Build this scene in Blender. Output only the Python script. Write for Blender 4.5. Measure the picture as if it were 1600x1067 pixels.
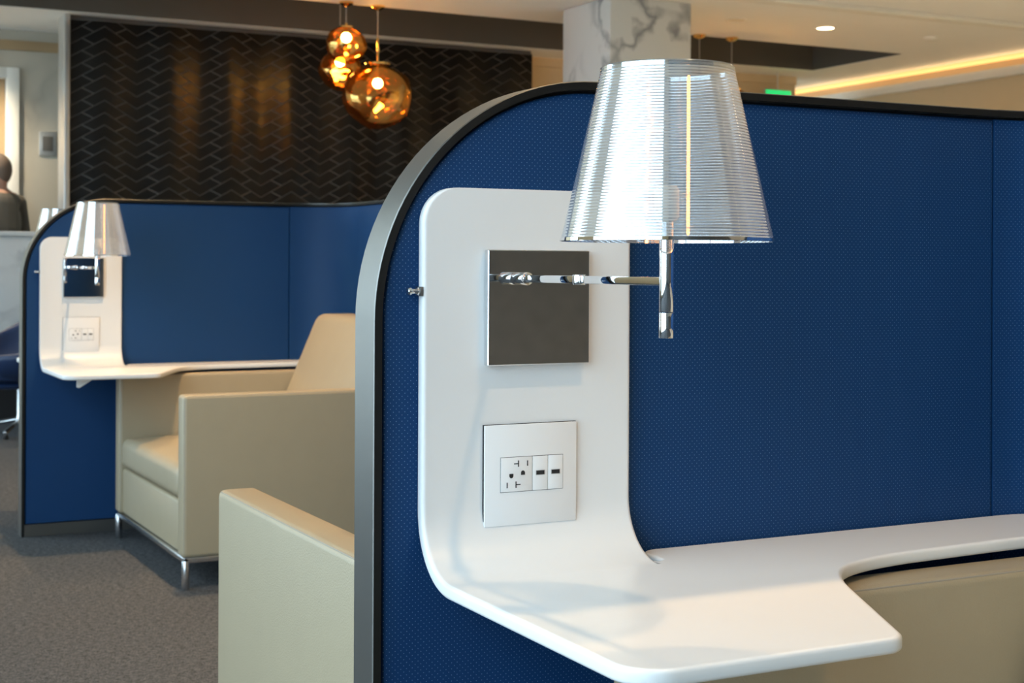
import bpy, bmesh, math, random
from mathutils import Vector, Matrix, noise
random.seed(7)
for o in list(bpy.data.objects): bpy.data.objects.remove(o)
SC = bpy.context.scene
COL = SC.collection
PI = math.pi
# ------------------------------------------------------------------ camera
# world axes: x runs along the partitions, y is perpendicular to them (away from the camera), z up
YAW, ROLL, FPX, HORIZON, CAMH = .4702, .0046, 2304.0, 414.15, 1.05
cam = bpy.data.cameras.new('camera'); camo = bpy.data.objects.new('camera', cam); COL.objects.link(camo)
cam.sensor_width = 36.0; cam.lens = FPX/1600*36.0
cam.shift_y = -(1067/2-HORIZON)/1600
cam.clip_start = .05; cam.clip_end = 400
camo.matrix_world = (Matrix.Translation((0, 0, CAMH)) @ Matrix.Rotation(-YAW, 4, 'Z') @ Matrix.Rotation(PI/2, 4, 'X')
                     @ Matrix.Rotation(ROLL, 4, 'Z'))
cam.dof.use_dof = True; cam.dof.focus_distance = 1.85; cam.dof.aperture_fstop = 13
SC.camera = camo
# ------------------------------------------------------------------ sky and exposure
world = bpy.data.worlds.new('world'); SC.world = world; world.use_nodes = True
bg = world.node_tree.nodes['Background']
bg.inputs[0].default_value = (.65, .85, 1.0, 1); bg.inputs[1].default_value = 6.4
SC.view_settings.view_transform = 'Standard'; SC.view_settings.look = 'None'
SC.view_settings.exposure = 0.08; SC.view_settings.gamma = 1.0
SC.view_settings.use_curve_mapping = False
WARM = (1.0, .65, .32)
SPOT_W = 88.0
# daylight comes in through the window wall and the corner window: portals guide the sky light there
def portal(loc, rot, sx, sy):
    l = bpy.data.lights.new('window_portal', 'AREA'); l.shape = 'RECTANGLE'; l.size = sx; l.size_y = sy
    l.cycles.is_portal = True
    o = bpy.data.objects.new('window_portal', l); COL.objects.link(o); o.location = loc; o.rotation_euler = rot
portal((-2.95, -.15, 2.4), (0, -PI/2, 0), 4.8, 6.9)
portal((-2.95, 8.5, 2.4), (0, -PI/2, 0), 4.8, 4.4)

# ------------------------------------------------------------------ material helpers
def newmat(name):
    m = bpy.data.materials.new(name); m.use_nodes = True
    nt = m.node_tree
    return m, nt, nt.nodes['Principled BSDF']
def N(nt, t, **kw):
    n = nt.nodes.new(t)
    for k, v in kw.items(): setattr(n, k, v)
    return n
def plain(name, col, rough=.5, metal=0.0, coat=0.0, spec=None, var=.06, nscale=6.0, bump=0.0, bscale=200.0):
    m, nt, p = newmat(name)
    tc = N(nt, 'ShaderNodeTexCoord')
    no = N(nt, 'ShaderNodeTexNoise'); no.inputs['Scale'].default_value = nscale; no.inputs['Detail'].default_value = 4
    nt.links.new(tc.outputs['Object'], no.inputs['Vector'])
    mx = N(nt, 'ShaderNodeMixRGB', blend_type='MIX')
    mx.inputs[1].default_value = tuple(c*(1-var) for c in col)+(1,)
    mx.inputs[2].default_value = tuple(min(1, c*(1+var)) for c in col)+(1,)
    nt.links.new(no.outputs['Fac'], mx.inputs[0]); nt.links.new(mx.outputs[0], p.inputs['Base Color'])
    p.inputs['Roughness'].default_value = rough; p.inputs['Metallic'].default_value = metal
    p.inputs['Coat Weight'].default_value = coat
    if spec is not None: p.inputs['Specular IOR Level'].default_value = spec
    if bump:
        n2 = N(nt, 'ShaderNodeTexNoise'); n2.inputs['Scale'].default_value = bscale; n2.inputs['Detail'].default_value = 3
        nt.links.new(tc.outputs['Object'], n2.inputs['Vector'])
        b = N(nt, 'ShaderNodeBump'); b.inputs['Strength'].default_value = bump; b.inputs['Distance'].default_value = .002
        nt.links.new(n2.outputs['Fac'], b.inputs['Height']); nt.links.new(b.outputs[0], p.inputs['Normal'])
    return m
def emit(name, col, strength):
    m, nt, p = newmat(name)
    p.inputs['Base Color'].default_value = col+(1,)
    p.inputs['Emission Color'].default_value = col+(1,); p.inputs['Emission Strength'].default_value = strength
    return m
def fabric_dots():
    """navy vinyl with a staggered grid of pale pin dots (8 mm pitch), laid out by UV in metres"""
    m, nt, p = newmat('navy_dotted_vinyl')
    uv = N(nt, 'ShaderNodeUVMap')
    def lattice(off):
        mp = N(nt, 'ShaderNodeMapping'); mp.inputs['Scale'].default_value = (125, 125, 1); mp.inputs['Location'].default_value = (off, off, 0)
        nt.links.new(uv.outputs[0], mp.inputs['Vector'])
        fr = N(nt, 'ShaderNodeVectorMath', operation='FRACTION'); nt.links.new(mp.outputs[0], fr.inputs[0])
        ds = N(nt, 'ShaderNodeVectorMath', operation='DISTANCE'); nt.links.new(fr.outputs[0], ds.inputs[0]); ds.inputs[1].default_value = (.5, .5, 0)
        lt = N(nt, 'ShaderNodeMath', operation='LESS_THAN'); nt.links.new(ds.outputs['Value'], lt.inputs[0]); lt.inputs[1].default_value = .075
        return lt
    a, b = lattice(0.0), lattice(.5)
    ad = N(nt, 'ShaderNodeMath', operation='MAXIMUM'); nt.links.new(a.outputs[0], ad.inputs[0]); nt.links.new(b.outputs[0], ad.inputs[1])
    tc = N(nt, 'ShaderNodeTexCoord')
    no = N(nt, 'ShaderNodeTexNoise'); no.inputs['Scale'].default_value = 2.5
    nt.links.new(tc.outputs['Object'], no.inputs['Vector'])
    base = N(nt, 'ShaderNodeMixRGB'); base.inputs[1].default_value = (.0048, .038, .122, 1); base.inputs[2].default_value = (.0056, .042, .134, 1)
    nt.links.new(no.outputs['Fac'], base.inputs[0])
    mx = N(nt, 'ShaderNodeMixRGB'); nt.links.new(ad.outputs[0], mx.inputs[0]); nt.links.new(base.outputs[0], mx.inputs[1])
    mx.inputs[2].default_value = (.12, .20, .33, 1)
    nt.links.new(mx.outputs[0], p.inputs['Base Color'])
    p.inputs['Roughness'].default_value = .55; p.inputs['Specular IOR Level'].default_value = .18
    n2 = N(nt, 'ShaderNodeTexNoise'); n2.inputs['Scale'].default_value = 900; nt.links.new(tc.outputs['Object'], n2.inputs['Vector'])
    bp = N(nt, 'ShaderNodeBump'); bp.inputs['Strength'].default_value = .12; bp.inputs['Distance'].default_value = .001
    nt.links.new(n2.outputs['Fac'], bp.inputs['Height']); nt.links.new(bp.outputs[0], p.inputs['Normal'])
    return m
def marble(name, base, vein, scale):
    m, nt, p = newmat(name)
    tc = N(nt, 'ShaderNodeTexCoord')
    n1 = N(nt, 'ShaderNodeTexNoise'); n1.inputs['Scale'].default_value = scale; n1.inputs['Detail'].default_value = 6
    nt.links.new(tc.outputs['Object'], n1.inputs['Vector'])
    mixv = N(nt, 'ShaderNodeMixRGB', blend_type='LINEAR_LIGHT'); mixv.inputs[0].default_value = .22
    nt.links.new(tc.outputs['Object'], mixv.inputs[1]); nt.links.new(n1.outputs['Color'], mixv.inputs[2])
    n2 = N(nt, 'ShaderNodeTexNoise'); n2.inputs['Scale'].default_value = scale*.9; n2.inputs['Detail'].default_value = 3
    nt.links.new(mixv.outputs[0], n2.inputs['Vector'])
    s = N(nt, 'ShaderNodeMath', operation='SUBTRACT'); s.inputs[1].default_value = .5; nt.links.new(n2.outputs['Fac'], s.inputs[0])
    a = N(nt, 'ShaderNodeMath', operation='ABSOLUTE'); nt.links.new(s.outputs[0], a.inputs[0])
    cr = N(nt, 'ShaderNodeValToRGB'); e = cr.color_ramp.elements
    e[0].position = 0.0; e[0].color = vein+(1,); e[1].position = .045; e[1].color = base+(1,)
    nt.links.new(a.outputs[0], cr.inputs[0])
    # broad cloudy fade so that the veins come and go
    n3 = N(nt, 'ShaderNodeTexNoise'); n3.inputs['Scale'].default_value = scale*.6
    nt.links.new(tc.outputs['Object'], n3.inputs['Vector'])
    r3 = N(nt, 'ShaderNodeValToRGB'); r3.color_ramp.elements[0].position = .42; r3.color_ramp.elements[1].position = .6
    nt.links.new(n3.outputs['Fac'], r3.inputs[0])
    fin = N(nt, 'ShaderNodeMixRGB'); nt.links.new(r3.outputs[0], fin.inputs[0]); fin.inputs[2].default_value = base+(1,)
    nt.links.new(cr.outputs[0], fin.inputs[1]); nt.links.new(fin.outputs[0], p.inputs['Base Color'])
    p.inputs['Roughness'].default_value = .22
    return m
def carpet():
    m, nt, p = newmat('grey_carpet')
    tc = N(nt, 'ShaderNodeTexCoord')
    mp = N(nt, 'ShaderNodeMapping'); mp.inputs['Scale'].default_value = (1, 1.6, 1); nt.links.new(tc.outputs['Object'], mp.inputs['Vector'])
    n1 = N(nt, 'ShaderNodeTexNoise'); n1.inputs['Scale'].default_value = 55; n1.inputs['Detail'].default_value = 6; n1.inputs['Roughness'].default_value = .75
    n2 = N(nt, 'ShaderNodeTexNoise'); n2.inputs['Scale'].default_value = 210; n2.inputs['Detail'].default_value = 3
    for n in (n1, n2): nt.links.new(mp.outputs[0], n.inputs['Vector'])
    ad = N(nt, 'ShaderNodeMixRGB', blend_type='MIX'); ad.inputs[0].default_value = .5
    nt.links.new(n1.outputs['Fac'], ad.inputs[1]); nt.links.new(n2.outputs['Fac'], ad.inputs[2])
    cr = N(nt, 'ShaderNodeValToRGB'); e = cr.color_ramp.elements
    e[0].position = .41; e[0].color = (.022, .024, .027, 1); e[1].position = .59; e[1].color = (.145, .146, .152, 1)
    nt.links.new(ad.outputs[0], cr.inputs[0]); nt.links.new(cr.outputs[0], p.inputs['Base Color'])
    p.inputs['Roughness'].default_value = .95; p.inputs['Specular IOR Level'].default_value = .1
    b = N(nt, 'ShaderNodeBump'); b.inputs['Strength'].default_value = .7; b.inputs['Distance'].default_value = .006
    nt.links.new(ad.outputs[0], b.inputs['Height']); nt.links.new(b.outputs[0], p.inputs['Normal'])
    return m
def see_through(name, tint, gloss_col, fac, rough, metal=1.0):
    """mix of a clear tint and a mirror coat: thin partly mirrored plastic or glass"""
    m, nt, p = newmat(name)
    out = nt.nodes['Material Output']
    tr = N(nt, 'ShaderNodeBsdfTransparent'); tr.inputs[0].default_value = tint+(1,)
    p.inputs['Base Color'].default_value = gloss_col+(1,); p.inputs['Metallic'].default_value = metal
    p.inputs['Roughness'].default_value = rough
    mx = N(nt, 'ShaderNodeMixShader'); mx.inputs[0].default_value = fac
    nt.links.new(tr.outputs[0], mx.inputs[1]); nt.links.new(p.outputs[0], mx.inputs[2]); nt.links.new(mx.outputs[0], out.inputs['Surface'])
    return m

M = dict(
    carpet=carpet(), vinyl=fabric_dots(),
    frame=plain('gunmetal_frame', (.195, .190, .178), .36, .85, var=.03),
    stone=plain('pale_bounce_stone', (.58, .55, .49), .35, var=.06, nscale=2.0),
    lip=plain('dark_lip', (.010, .010, .0095), .5, 0, spec=.2, var=.03),  # front edge coloured darker than the rest of the frame
    core=plain('black_core', (.006, .006, .007), .8),
    white=plain('white_solid_surface', (.76, .755, .745), .31, spec=.40, var=.01),
    plate=plain('white_plastic', (.80, .79, .78), .30, var=.01),
    slot=plain('slot_black', (.012, .012, .013), .6),
    steel=plain('usb_steel', (.45, .45, .47), .3, 1.0),
    chrome=plain('chrome', (.90, .90, .91), .035, 1.0, var=.01),
    chrome_satin=plain('satin_chrome', (.62, .64, .66), .22, 1.0, var=.02),
    mirror=plain('mirror_plate', (.72, .73, .74), .03, 1.0, var=.01),
    shade=see_through('mirrored_shade', (.86, .91, .96), (.92, .93, .95), .66, .06, .80),
    clear=see_through('clear_rim', (.9, .93, .95), (.9, .92, .94), .35, .08),
    diffuser=plain('diffuser', (.85, .82, .75), .5),
    bulb=emit('bulb_streak', (1.0, .36, .09), 9.0),
    leather=plain('beige_leather', (.350, .286, .188), .42, var=.04, nscale=14, bump=.25, bscale=350),
    thread=plain('seam_thread', (.30, .265, .21), .6),
    gold=see_through('gold_mirror_glass', (.86, .56, .22), (1.0, .58, .17), .42, .04),
    brass=plain('brass', (.95, .62, .22), .12, 1.0),
    gold_bulb=emit('pendant_bulb', (1.0, .74, .36), 130.0),
    cord=plain('grey_cord', (.30, .27, .24), .5),
    ceil=plain('ceiling_paint', (.86, .84, .79), .9, var=.02),
    coffer=plain('coffer_dark_paint', (.105, .096, .082), .7),
    ceil_trim=plain('ceiling_trim_paint', (.80, .77, .70), .7),
    wallp=plain('beige_wall', (.70, .56, .36), .8, var=.03),
    dark_wall=plain('charcoal_wall', (.115, .113, .112), .55, var=.25, nscale=9),
    marble=marble('white_marble', (.66, .67, .66), (.27, .28, .30), 2.2),
    marble_d=marble('beige_marble', (.52, .47, .38), (.36, .325, .27), 1.2),
    tile=plain('black_glazed_tile', (.008, .0075, .007), .27, spec=.32, var=.2),
    grout=plain('grey_grout', (.11, .103, .097), .9),
    alu=plain('aluminium_trim', (.62, .62, .60), .35, .7),
    lens=emit('downlight_lens', (1.0, .80, .50), 14.0),
    lens_off=plain('downlight_lens_dim', (.75, .68, .55), .5),
    cove=emit('cove_strip', (1.0, .62, .24), .75),
    exitg=emit('exit_green', (.02, .60, .16), 1.0),
    navy=plain('navy_upholstery', (.010, .026, .075), .42, var=.08),
    tan=plain('tan_panel', (.45, .31, .17), .6, var=.05),
    concrete=plain('apron_concrete', (.48, .48, .46), .9, var=.1),
    glass=see_through('window_glass', (.97, .98, .98), (.9, .9, .9), .04, .02),
    shirt=plain('white_cloth', (.7, .7, .68), .8),
)

# ------------------------------------------------------------------ mesh helpers
def finish(bm, name, mat, parent=None, angle=35, org=(0, 0, 0)):
    bmesh.ops.translate(bm, verts=bm.verts, vec=-Vector(org))
    bmesh.ops.recalc_face_normals(bm, faces=bm.faces)
    me = bpy.data.meshes.new(name); bm.to_mesh(me); bm.free()
    if angle:
        for p in me.polygons: p.use_smooth = True
        me.set_sharp_from_angle(angle=math.radians(angle))
    me.materials.append(M[mat] if isinstance(mat, str) else mat)
    o = bpy.data.objects.new(name, me); COL.objects.link(o)
    if parent is not None: o.parent = parent
    return o
def tag(o, label=None, cat=None, group=None, kind=None):
    if label: o['label'] = label
    if cat: o['category'] = cat
    if group: o['group'] = group
    if kind: o['kind'] = kind
    return o
def empty(name, loc, label, cat, group=None, rz=0.0):
    o = bpy.data.objects.new(name, None); COL.objects.link(o); o.location = loc; o.rotation_euler = (0, 0, rz)
    o.empty_display_size = .1
    return tag(o, label, cat, group)
def copy_tree(o, parent=None):
    c = o.copy(); COL.objects.link(c)
    if parent is not None: c.parent = parent
    for ch in o.children: copy_tree(ch, c)
    return c
def box(bm, x0, x1, y0, y1, z0, z1, bev=0.0, seg=2):
    r = bmesh.ops.create_cube(bm, size=1.0)
    vs = r['verts']
    bmesh.ops.scale(bm, verts=vs, vec=(x1-x0, y1-y0, z1-z0))
    bmesh.ops.translate(bm, verts=vs, vec=((x0+x1)/2, (y0+y1)/2, (z0+z1)/2))
    if bev:
        es = list({e for v in vs for e in v.link_edges})
        bmesh.ops.bevel(bm, geom=es, offset=bev, segments=seg, profile=.5, affect='EDGES', clamp_overlap=True)
def boxo(name, mat, dims, parent=None, bev=0.0, seg=2, org=(0, 0, 0)):
    bm = bmesh.new(); box(bm, *dims, bev=bev, seg=seg); return finish(bm, name, mat, parent, org=org)
def lathe(bm, prof, seg=48, axis='Z', center=(0, 0, 0), closed=False):
    """prof: list of (radius, height)"""
    rings = []
    for r, h in prof:
        ring = []
        for k in range(seg):
            a = 2*PI*k/seg
            if axis == 'Z': v = (r*math.cos(a), r*math.sin(a), h)
            elif axis == 'X': v = (h, r*math.cos(a), r*math.sin(a))
            else: v = (r*math.sin(a), h, r*math.cos(a))
            ring.append(bm.verts.new(Vector(v)+Vector(center)))
        rings.append(ring)
    pairs = list(zip(rings, rings[1:])) + ([(rings[-1], rings[0])] if closed else [])
    for a, b in pairs:
        for k in range(seg):
            bm.faces.new((a[k], a[(k+1) % seg], b[(k+1) % seg], b[k]))
    if not closed:
        for ring in (rings[0], rings[-1]):
            if (ring[0].co-ring[seg//2].co).length > 1e-5: bm.faces.new(ring)
def cyl(bm, p0, p1, r, seg=20, bev=0.0):
    p0, p1 = Vector(p0), Vector(p1); d = p1-p0; L = d.length
    tmp = bmesh.new()
    if bev: prof = [(r-bev, 0), (r-bev*.3, bev*.3), (r, bev), (r, L-bev), (r-bev*.3, L-bev*.3), (r-bev, L)]
    else: prof = [(r, 0), (r, L)]
    lathe(tmp, prof, seg)
    q = Vector((0, 0, 1)).rotation_difference(d.normalized()).to_matrix().to_4x4()
    bmesh.ops.transform(tmp, matrix=Matrix.Translation(p0) @ q, verts=tmp.verts)
    me = bpy.data.meshes.new('t'); tmp.to_mesh(me); tmp.free(); bm.from_mesh(me); bpy.data.meshes.remove(me)
def arc(cx, cy, r, a0, a1, n):
    return [(cx+r*math.cos(a0+(a1-a0)*k/n), cy+r*math.sin(a0+(a1-a0)*k/n)) for k in range(n+1)]
def prism(bm, pts, h0, h1, plane='XY', bev=0.0, seg=3, skip=None):
    """extrude a 2-D outline; plane XY -> along z, plane XZ -> along y"""
    mk = (lambda p, h: (p[0], p[1], h)) if plane == 'XY' else (lambda p, h: (p[0], h, p[1]))
    a = [bm.verts.new(mk(p, h0)) for p in pts]; b = [bm.verts.new(mk(p, h1)) for p in pts]
    n = len(pts); fa = bm.faces.new(a); fb = bm.faces.new(b)
    for k in range(n): bm.faces.new((a[k], a[(k+1) % n], b[(k+1) % n], b[k]))
    if bev:
        es = [e for f in (fa, fb) for e in f.edges if not (skip and skip(e))]
        bmesh.ops.bevel(bm, geom=es, offset=bev, segments=seg, profile=.5, affect='EDGES', clamp_overlap=True)
def plate(bm, pts, z0, z1, er, skip=lambda p, q: False, plane='XY'):
    """flat plate with evenly rounded edges; edges for which skip(p, q) holds stay square (they are joined on to)"""
    n = len(pts); P = [Vector(p) for p in pts]
    area = sum(P[i].x*P[(i+1) % n].y-P[(i+1) % n].x*P[i].y for i in range(n))
    sg = 1 if area > 0 else -1
    nrm = []; sk = []
    for i in range(n):
        d = (P[(i+1) % n]-P[i]).normalized(); nrm.append(Vector((-d.y, d.x))*sg); sk.append(skip(P[i], P[(i+1) % n]))
    off = []
    for i in range(n):
        a, b = nrm[i-1], nrm[i]
        if sk[i-1] and sk[i]: off.append(Vector((0, 0)))
        elif sk[i-1]: off.append(b)
        elif sk[i]: off.append(a)
        else:
            m = (a+b).normalized(); off.append(m/max(.5, m.dot(a)))
    prof = [(er+.0015, z0)]+[(er*(1-math.sin(PI/2*k/3)), z0+er*(1-math.cos(PI/2*k/3))) for k in range(4)]
    prof += [(er*(1-math.cos(PI/2*k/3)), z1-er*(1-math.sin(PI/2*k/3))) for k in range(4)]+[(er+.0015, z1)]
    mk = (lambda x, y, z: (x, y, z)) if plane == 'XY' else (lambda x, y, z: (x, z, y))
    rings = [[bm.verts.new(mk(P[i].x+off[i].x*t, P[i].y+off[i].y*t, z)) for i in range(n)] for t, z in prof]
    for a, b in zip(rings, rings[1:]):
        for i in range(n): bm.faces.new((a[i], a[(i+1) % n], b[(i+1) % n], b[i]))
    bm.faces.new(rings[0]); bm.faces.new(rings[-1])
def uv_xz(o, off=(0, 0)):
    me = o.data; l = me.uv_layers.new(name='UVMap')
    for lp in me.loops:
        c = me.vertices[lp.vertex_index].co; l.data[lp.index].uv = (c.x+off[0], c.z+off[1])
def struct(name, mat, dims_list, bev=0.0, parent=None):
    bm = bmesh.new()
    for d in dims_list: box(bm, *d, bev=bev)
    o = finish(bm, name, mat, parent, angle=0 if not bev else 35)
    if parent is None: tag(o, kind='structure')
    return o

# ================================================================== THE SETTING
CEIL = 2.70
struct('floor', 'carpet', [(-3.1, 3.2, -5.1, 13.2, -.12, 0)])
struct('floor_bounce', 'stone', [(3.2, 9.0, -5.1, 13.2, -.12, 0)])  # unseen pale floor, added to bounce warm light up to the ceiling
struct('ground', 'concrete', [(-60, -3.3, -60, 60, -4.2, -4.0), (-3.3, 60, -60, -5.4, -4.2, -4.0)])
CF = dict(x0=-.25, x1=7.88, y0=8.82, y1=9.93)   # the dark coffer in the ceiling
ce = struct('ceiling', 'ceil', [(-.3, 9.0, -5.1, CF['y0'], CEIL, CEIL+.12), (-.3, 9.0, CF['y1'], 13.2, CEIL, CEIL+.12),
                                (CF['x1'], 9.0, CF['y0'], CF['y1'], CEIL, CEIL+.12),
                                (-3.1, -.3, -5.1, 13.2, 4.9, 5.0), (-.3, -.2, -5.1, 13.2, CEIL+.12, 4.9)])
bm = bmesh.new()
z1 = CEIL+.46
box(bm, CF['x0']-.02, CF['x1']+.02, CF['y0']-.02, CF['y0'], CEIL+.12, z1); box(bm, CF['x0']-.02, CF['x1']+.02, CF['y1'], CF['y1']+.02, CEIL+.12, z1)
box(bm, CF['x0']-.02, CF['x0'], CF['y0'], CF['y1'], CEIL+.12, z1); box(bm, CF['x1'], CF['x1']+.02, CF['y0'], CF['y1'], CEIL+.12, z1)
box(bm, CF['x0']-.02, CF['x1']+.02, CF['y0']-.02, CF['y1']+.02, z1, z1+.03)
box(bm, CF['x0'], CF['x1']-.004, CF['y1']-.006, CF['y1']-.001, CEIL+.002, CEIL+.2)
box(bm, CF['x1']-.006, CF['x1']-.001, CF['y0'], CF['y1'], CEIL+.002, CEIL+.2)
finish(bm, 'coffer_lining', 'coffer', ce, angle=0)['label'] = 'dark painted lining of the ceiling recess'
struct('trim_1', 'ceil_trim', [(1.0, 8.6, 7.31, 7.43, CEIL-.03, CEIL)], bev=.004)
# right wall with its cove light and ledge
wr = struct('wall_right', 'wallp', [(8.62, 8.8, -5.1, 13.2, 0, 2.62), (8.66, 8.8, -5.1, 13.2, 2.62, CEIL)])
cv = boxo('cove_light_strip', 'cove', (8.605, 8.64, 4.0, 11.9, CEIL-.035, CEIL-.008), wr)
cv['label'] = 'warm light line where wall meets ceiling'
l = bpy.data.lights.new('cove_glow', 'AREA'); l.shape = 'RECTANGLE'; l.size = .05; l.size_y = 7.6; l.energy = 4; l.color = (1.0, .70, .36)
lo_ = bpy.data.objects.new('cove_glow', l); COL.objects.link(lo_); lo_.location = (8.58, 8.0, 2.61); lo_.rotation_euler = (0, PI-.5, 0)
struct('trim_2', 'ceil_trim', [(8.56, 8.62, 4.0, 12.0, 2.53, 2.60)], bev=.006)
# back walls
TX0, TX1, TY, TZ = 1.81, 5.275, 10.05, 2.665
wb = struct('wall_back', 'grout', [(TX0, TX1, TY+.024, TY+.2, 0, CEIL)])
struct('trim_3', 'alu', [(1.772, 1.808, TY-.03, TY+.2, 0, CEIL)], bev=.004)
struct('wall_passage', 'wallp', [(TX1+.02, 8.03, 10.36, 10.5, 0, CEIL-.07), (TX1, TX1+.02, TY+.05, 10.5, 0, CEIL), (TX1+.02, 8.03, 10.34, 10.36, CEIL-.07, CEIL)])
struct('wall_far', 'wallp', [(5.3, 8.8, 12.9, 13.1, 0, CEIL)])
struct('wall_marble', 'marble_d', [(1.62, 2.6, 10.92, 11.1, 0, 2.43), (-.2, 2.6, 10.92, 11.1, 2.43, CEIL), (-.2, .62, 10.92, 11.1, 0, 2.43)])
struct('trim_4', 'tan', [(-.2, 1.99, 10.90, 10.92, 2.555, 2.625)], bev=.003)
dr = struct('door_1', 'ceil_trim', [(1.53, 1.617, 10.89, 11.02, 0, 2.43), (.62, .707, 10.89, 11.02, 0, 2.43), (.707, 1.53, 10.89, 11.02, 2.352, 2.43)], bev=.004)
boxo('door_leaf', 'tan', (.71, 1.527, 10.95, 10.99, .01, 2.35), dr, bev=.003)
lv = bmesh.new(); cyl(lv, (.80, 10.95, 1.02), (.80, 10.90, 1.02), .012); cyl(lv, (.80, 10.90, 1.02), (.92, 10.90, 1.02), .010, bev=.003)
finish(lv, 'handle', 'chrome_satin', dr)
struct('wall_passage_left', 'wallp', [(-3.1, -.2, 10.92, 11.1, 0, 4.9)])
# marble clad pillar
struct('wall_pillar', 'marble', [(4.61, 5.20, 7.76, 8.36, 0, CEIL)], bev=.006)
# wall behind the camera: charcoal, with a corner window
struct('wall_front', 'dark_wall', [(-3.0, 8.8, -5.2, -5.0, 0, CEIL), (-3.0, -.2, -5.2, -5.0, CEIL, 4.9)])
# ---- windows (left of the camera, out of frame; they light the room)
def window(name, axis, a0, a1, fixed, zt, bays, label_n):
    bm = bmesh.new(); step = (a1-a0)/bays
    def bar(p0, p1, z0, z1, d=.06):
        if axis == 'Y': box(bm, fixed-d, fixed+d, p0, p1, z0, z1)
        else: box(bm, p0, p1, fixed-d, fixed+d, z0, z1)
    bar(a0, a1, 0, .10); bar(a0, a1, zt-.1, zt); bar(a0, a1, 2.68, 2.74, .045)
    for k in range(bays+1): bar(a0+k*step-.03, a0+k*step+.03, 0, zt)
    w = tag(finish(bm, name, 'alu', angle=0), kind='structure')
    for k in range(bays):
        for z0, z1 in ((.1, 2.68), (2.74, zt-.1)):
            p0, p1 = a0+k*step+.03, a0+(k+1)*step-.03
            d = (fixed-.006, fixed+.006, p0, p1, z0, z1) if axis == 'Y' else (p0, p1, fixed-.006, fixed+.006, z0, z1)
            boxo('pane', 'glass', d, w)
window('window_1', 'Y', -3.6, 3.3, -3.0, 4.9, 3, 1)
window('window_2', 'Y', 6.3, 10.7, -3.0, 4.9, 2, 2)
struct('wall_left', 'wallp', [(-3.1, -2.95, 3.3, 6.3, 0, 4.9), (-3.1, -2.95, 10.7, 11.1, 0, 4.9), (-3.1, -2.95, -5.2, -3.6, 0, 4.9)])

# ================================================================== CHEVRON TILES on wall_back
PER, PITCH, TAN = .435, .0823, .588
U0, GAP, AMP = 2.035, .0036, .011
def tile_bm(up):
    """one bent chevron tile, centred at x=0, its lower joint line through z=0 at the fold"""
    sg = 1 if up else -1
    q = PER/4; d = PITCH/(2*TAN)/2
    top_h, bot_h = (q+d, q-d) if up else (q-d, q+d)
    nseg = 8
    bm = bmesh.new(); rows = []
    for edge in (0, 1):                       # 0 lower, 1 upper
        h = (bot_h if edge == 0 else top_h)-GAP*1.15
        row = []
        for k in range(nseg+1):
            x = -h+2*h*k/nseg
            z = -sg*TAN*abs(x)+(GAP if edge == 0 else PITCH-GAP)
            y = -sg*AMP*math.cos(2*PI*x/PER)
            row.append((x, y, z))
        rows.append(row)
    f = [[bm.verts.new((x, y-.012, z)) for x, y, z in r] for r in rows]
    b = [[bm.verts.new((x, y+.012, z)) for x, y, z in r] for r in rows]
    for k in range(nseg):
        bm.faces.new((f[0][k], f[0][k+1], f[1][k+1], f[1][k]))
        bm.faces.new((f[0][k], f[0][k+1], b[0][k+1], b[0][k]))
        bm.faces.new((f[1][k], f[1][k+1], b[1][k+1], b[1][k]))
    for k in (0, nseg): bm.faces.new((f[0][k], f[1][k], b[1][k], b[0][k]))
    return bm
def tile_mesh(bm, name='tile'):
    bmesh.ops.recalc_face_normals(bm, faces=bm.faces)
    me = bpy.data.meshes.new(name); bm.to_mesh(me); bm.free()
    for p in me.polygons: p.use_smooth = True
    me.set_sharp_from_angle(angle=math.radians(40)); me.materials.append(M['tile'])
    return me
TUP, TDN = tile_mesh(tile_bm(True)), tile_mesh(tile_bm(False))
bm = bmesh.new(); prev = None; nu = int((TX1-TX0)/(PER/16))
for k in range(nu+1):
    u = TX0+(TX1-TX0)*k/nu; y = TY-AMP*math.cos(2*PI*(u-U0)/PER)-.0085
    cur = (bm.verts.new((u, y, 0)), bm.verts.new((u, y, TZ+.01)))
    if prev: bm.faces.new((prev[0], cur[0], cur[1], prev[1]))
    prev = cur
finish(bm, 'grout_bed', 'grout', wb, 60)
low = bmesh.new()
zone = TAN*PER/2
for col in range(-1, 17):
    up = (col % 2 == 0); x = U0+col*PER/2
    for r in range(-3, 36):
        z = r*PITCH+(0 if up else -zone)
        zc = z+PITCH/2+(-.03 if up else .03)
        if zc > TZ+.05 or zc < -.04: continue
        clip = x-.15 < TX0 or x+.15 > TX1 or z+PITCH+.09 > TZ or z-.09 < 0
        bm = None
        if clip or zc < 1.40:
            bm = tile_bm(up); bmesh.ops.translate(bm, verts=bm.verts, vec=(x, TY, z))
            for co, no in (((TX0+.004, 0, 0), (1, 0, 0)), ((TX1-.004, 0, 0), (-1, 0, 0)), ((0, 0, TZ), (0, 0, -1)), ((0, 0, .01), (0, 0, 1))):
                bmesh.ops.bisect_plane(bm, geom=bm.verts[:]+bm.edges[:]+bm.faces[:], plane_co=co, plane_no=no, clear_inner=True)
            if len(bm.faces) < 3: bm.free(); continue
        if zc < 1.40:
            me = bpy.data.meshes.new('t'); bm.to_mesh(me); bm.free(); low.from_mesh(me); bpy.data.meshes.remove(me); continue
        if clip:
            bmesh.ops.translate(bm, verts=bm.verts, vec=(-x, -TY, -z)); me = tile_mesh(bm)
        else: me = TUP if up else TDN
        o = bpy.data.objects.new('tile', me); COL.objects.link(o); o.parent = wb; o.location = (x, TY, z)
lo = finish(low, 'lower_tiles', 'tile', wb, angle=40); lo['kind'] = 'stuff'
lo['label'] = 'lower rows of the black chevron tiling'

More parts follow.
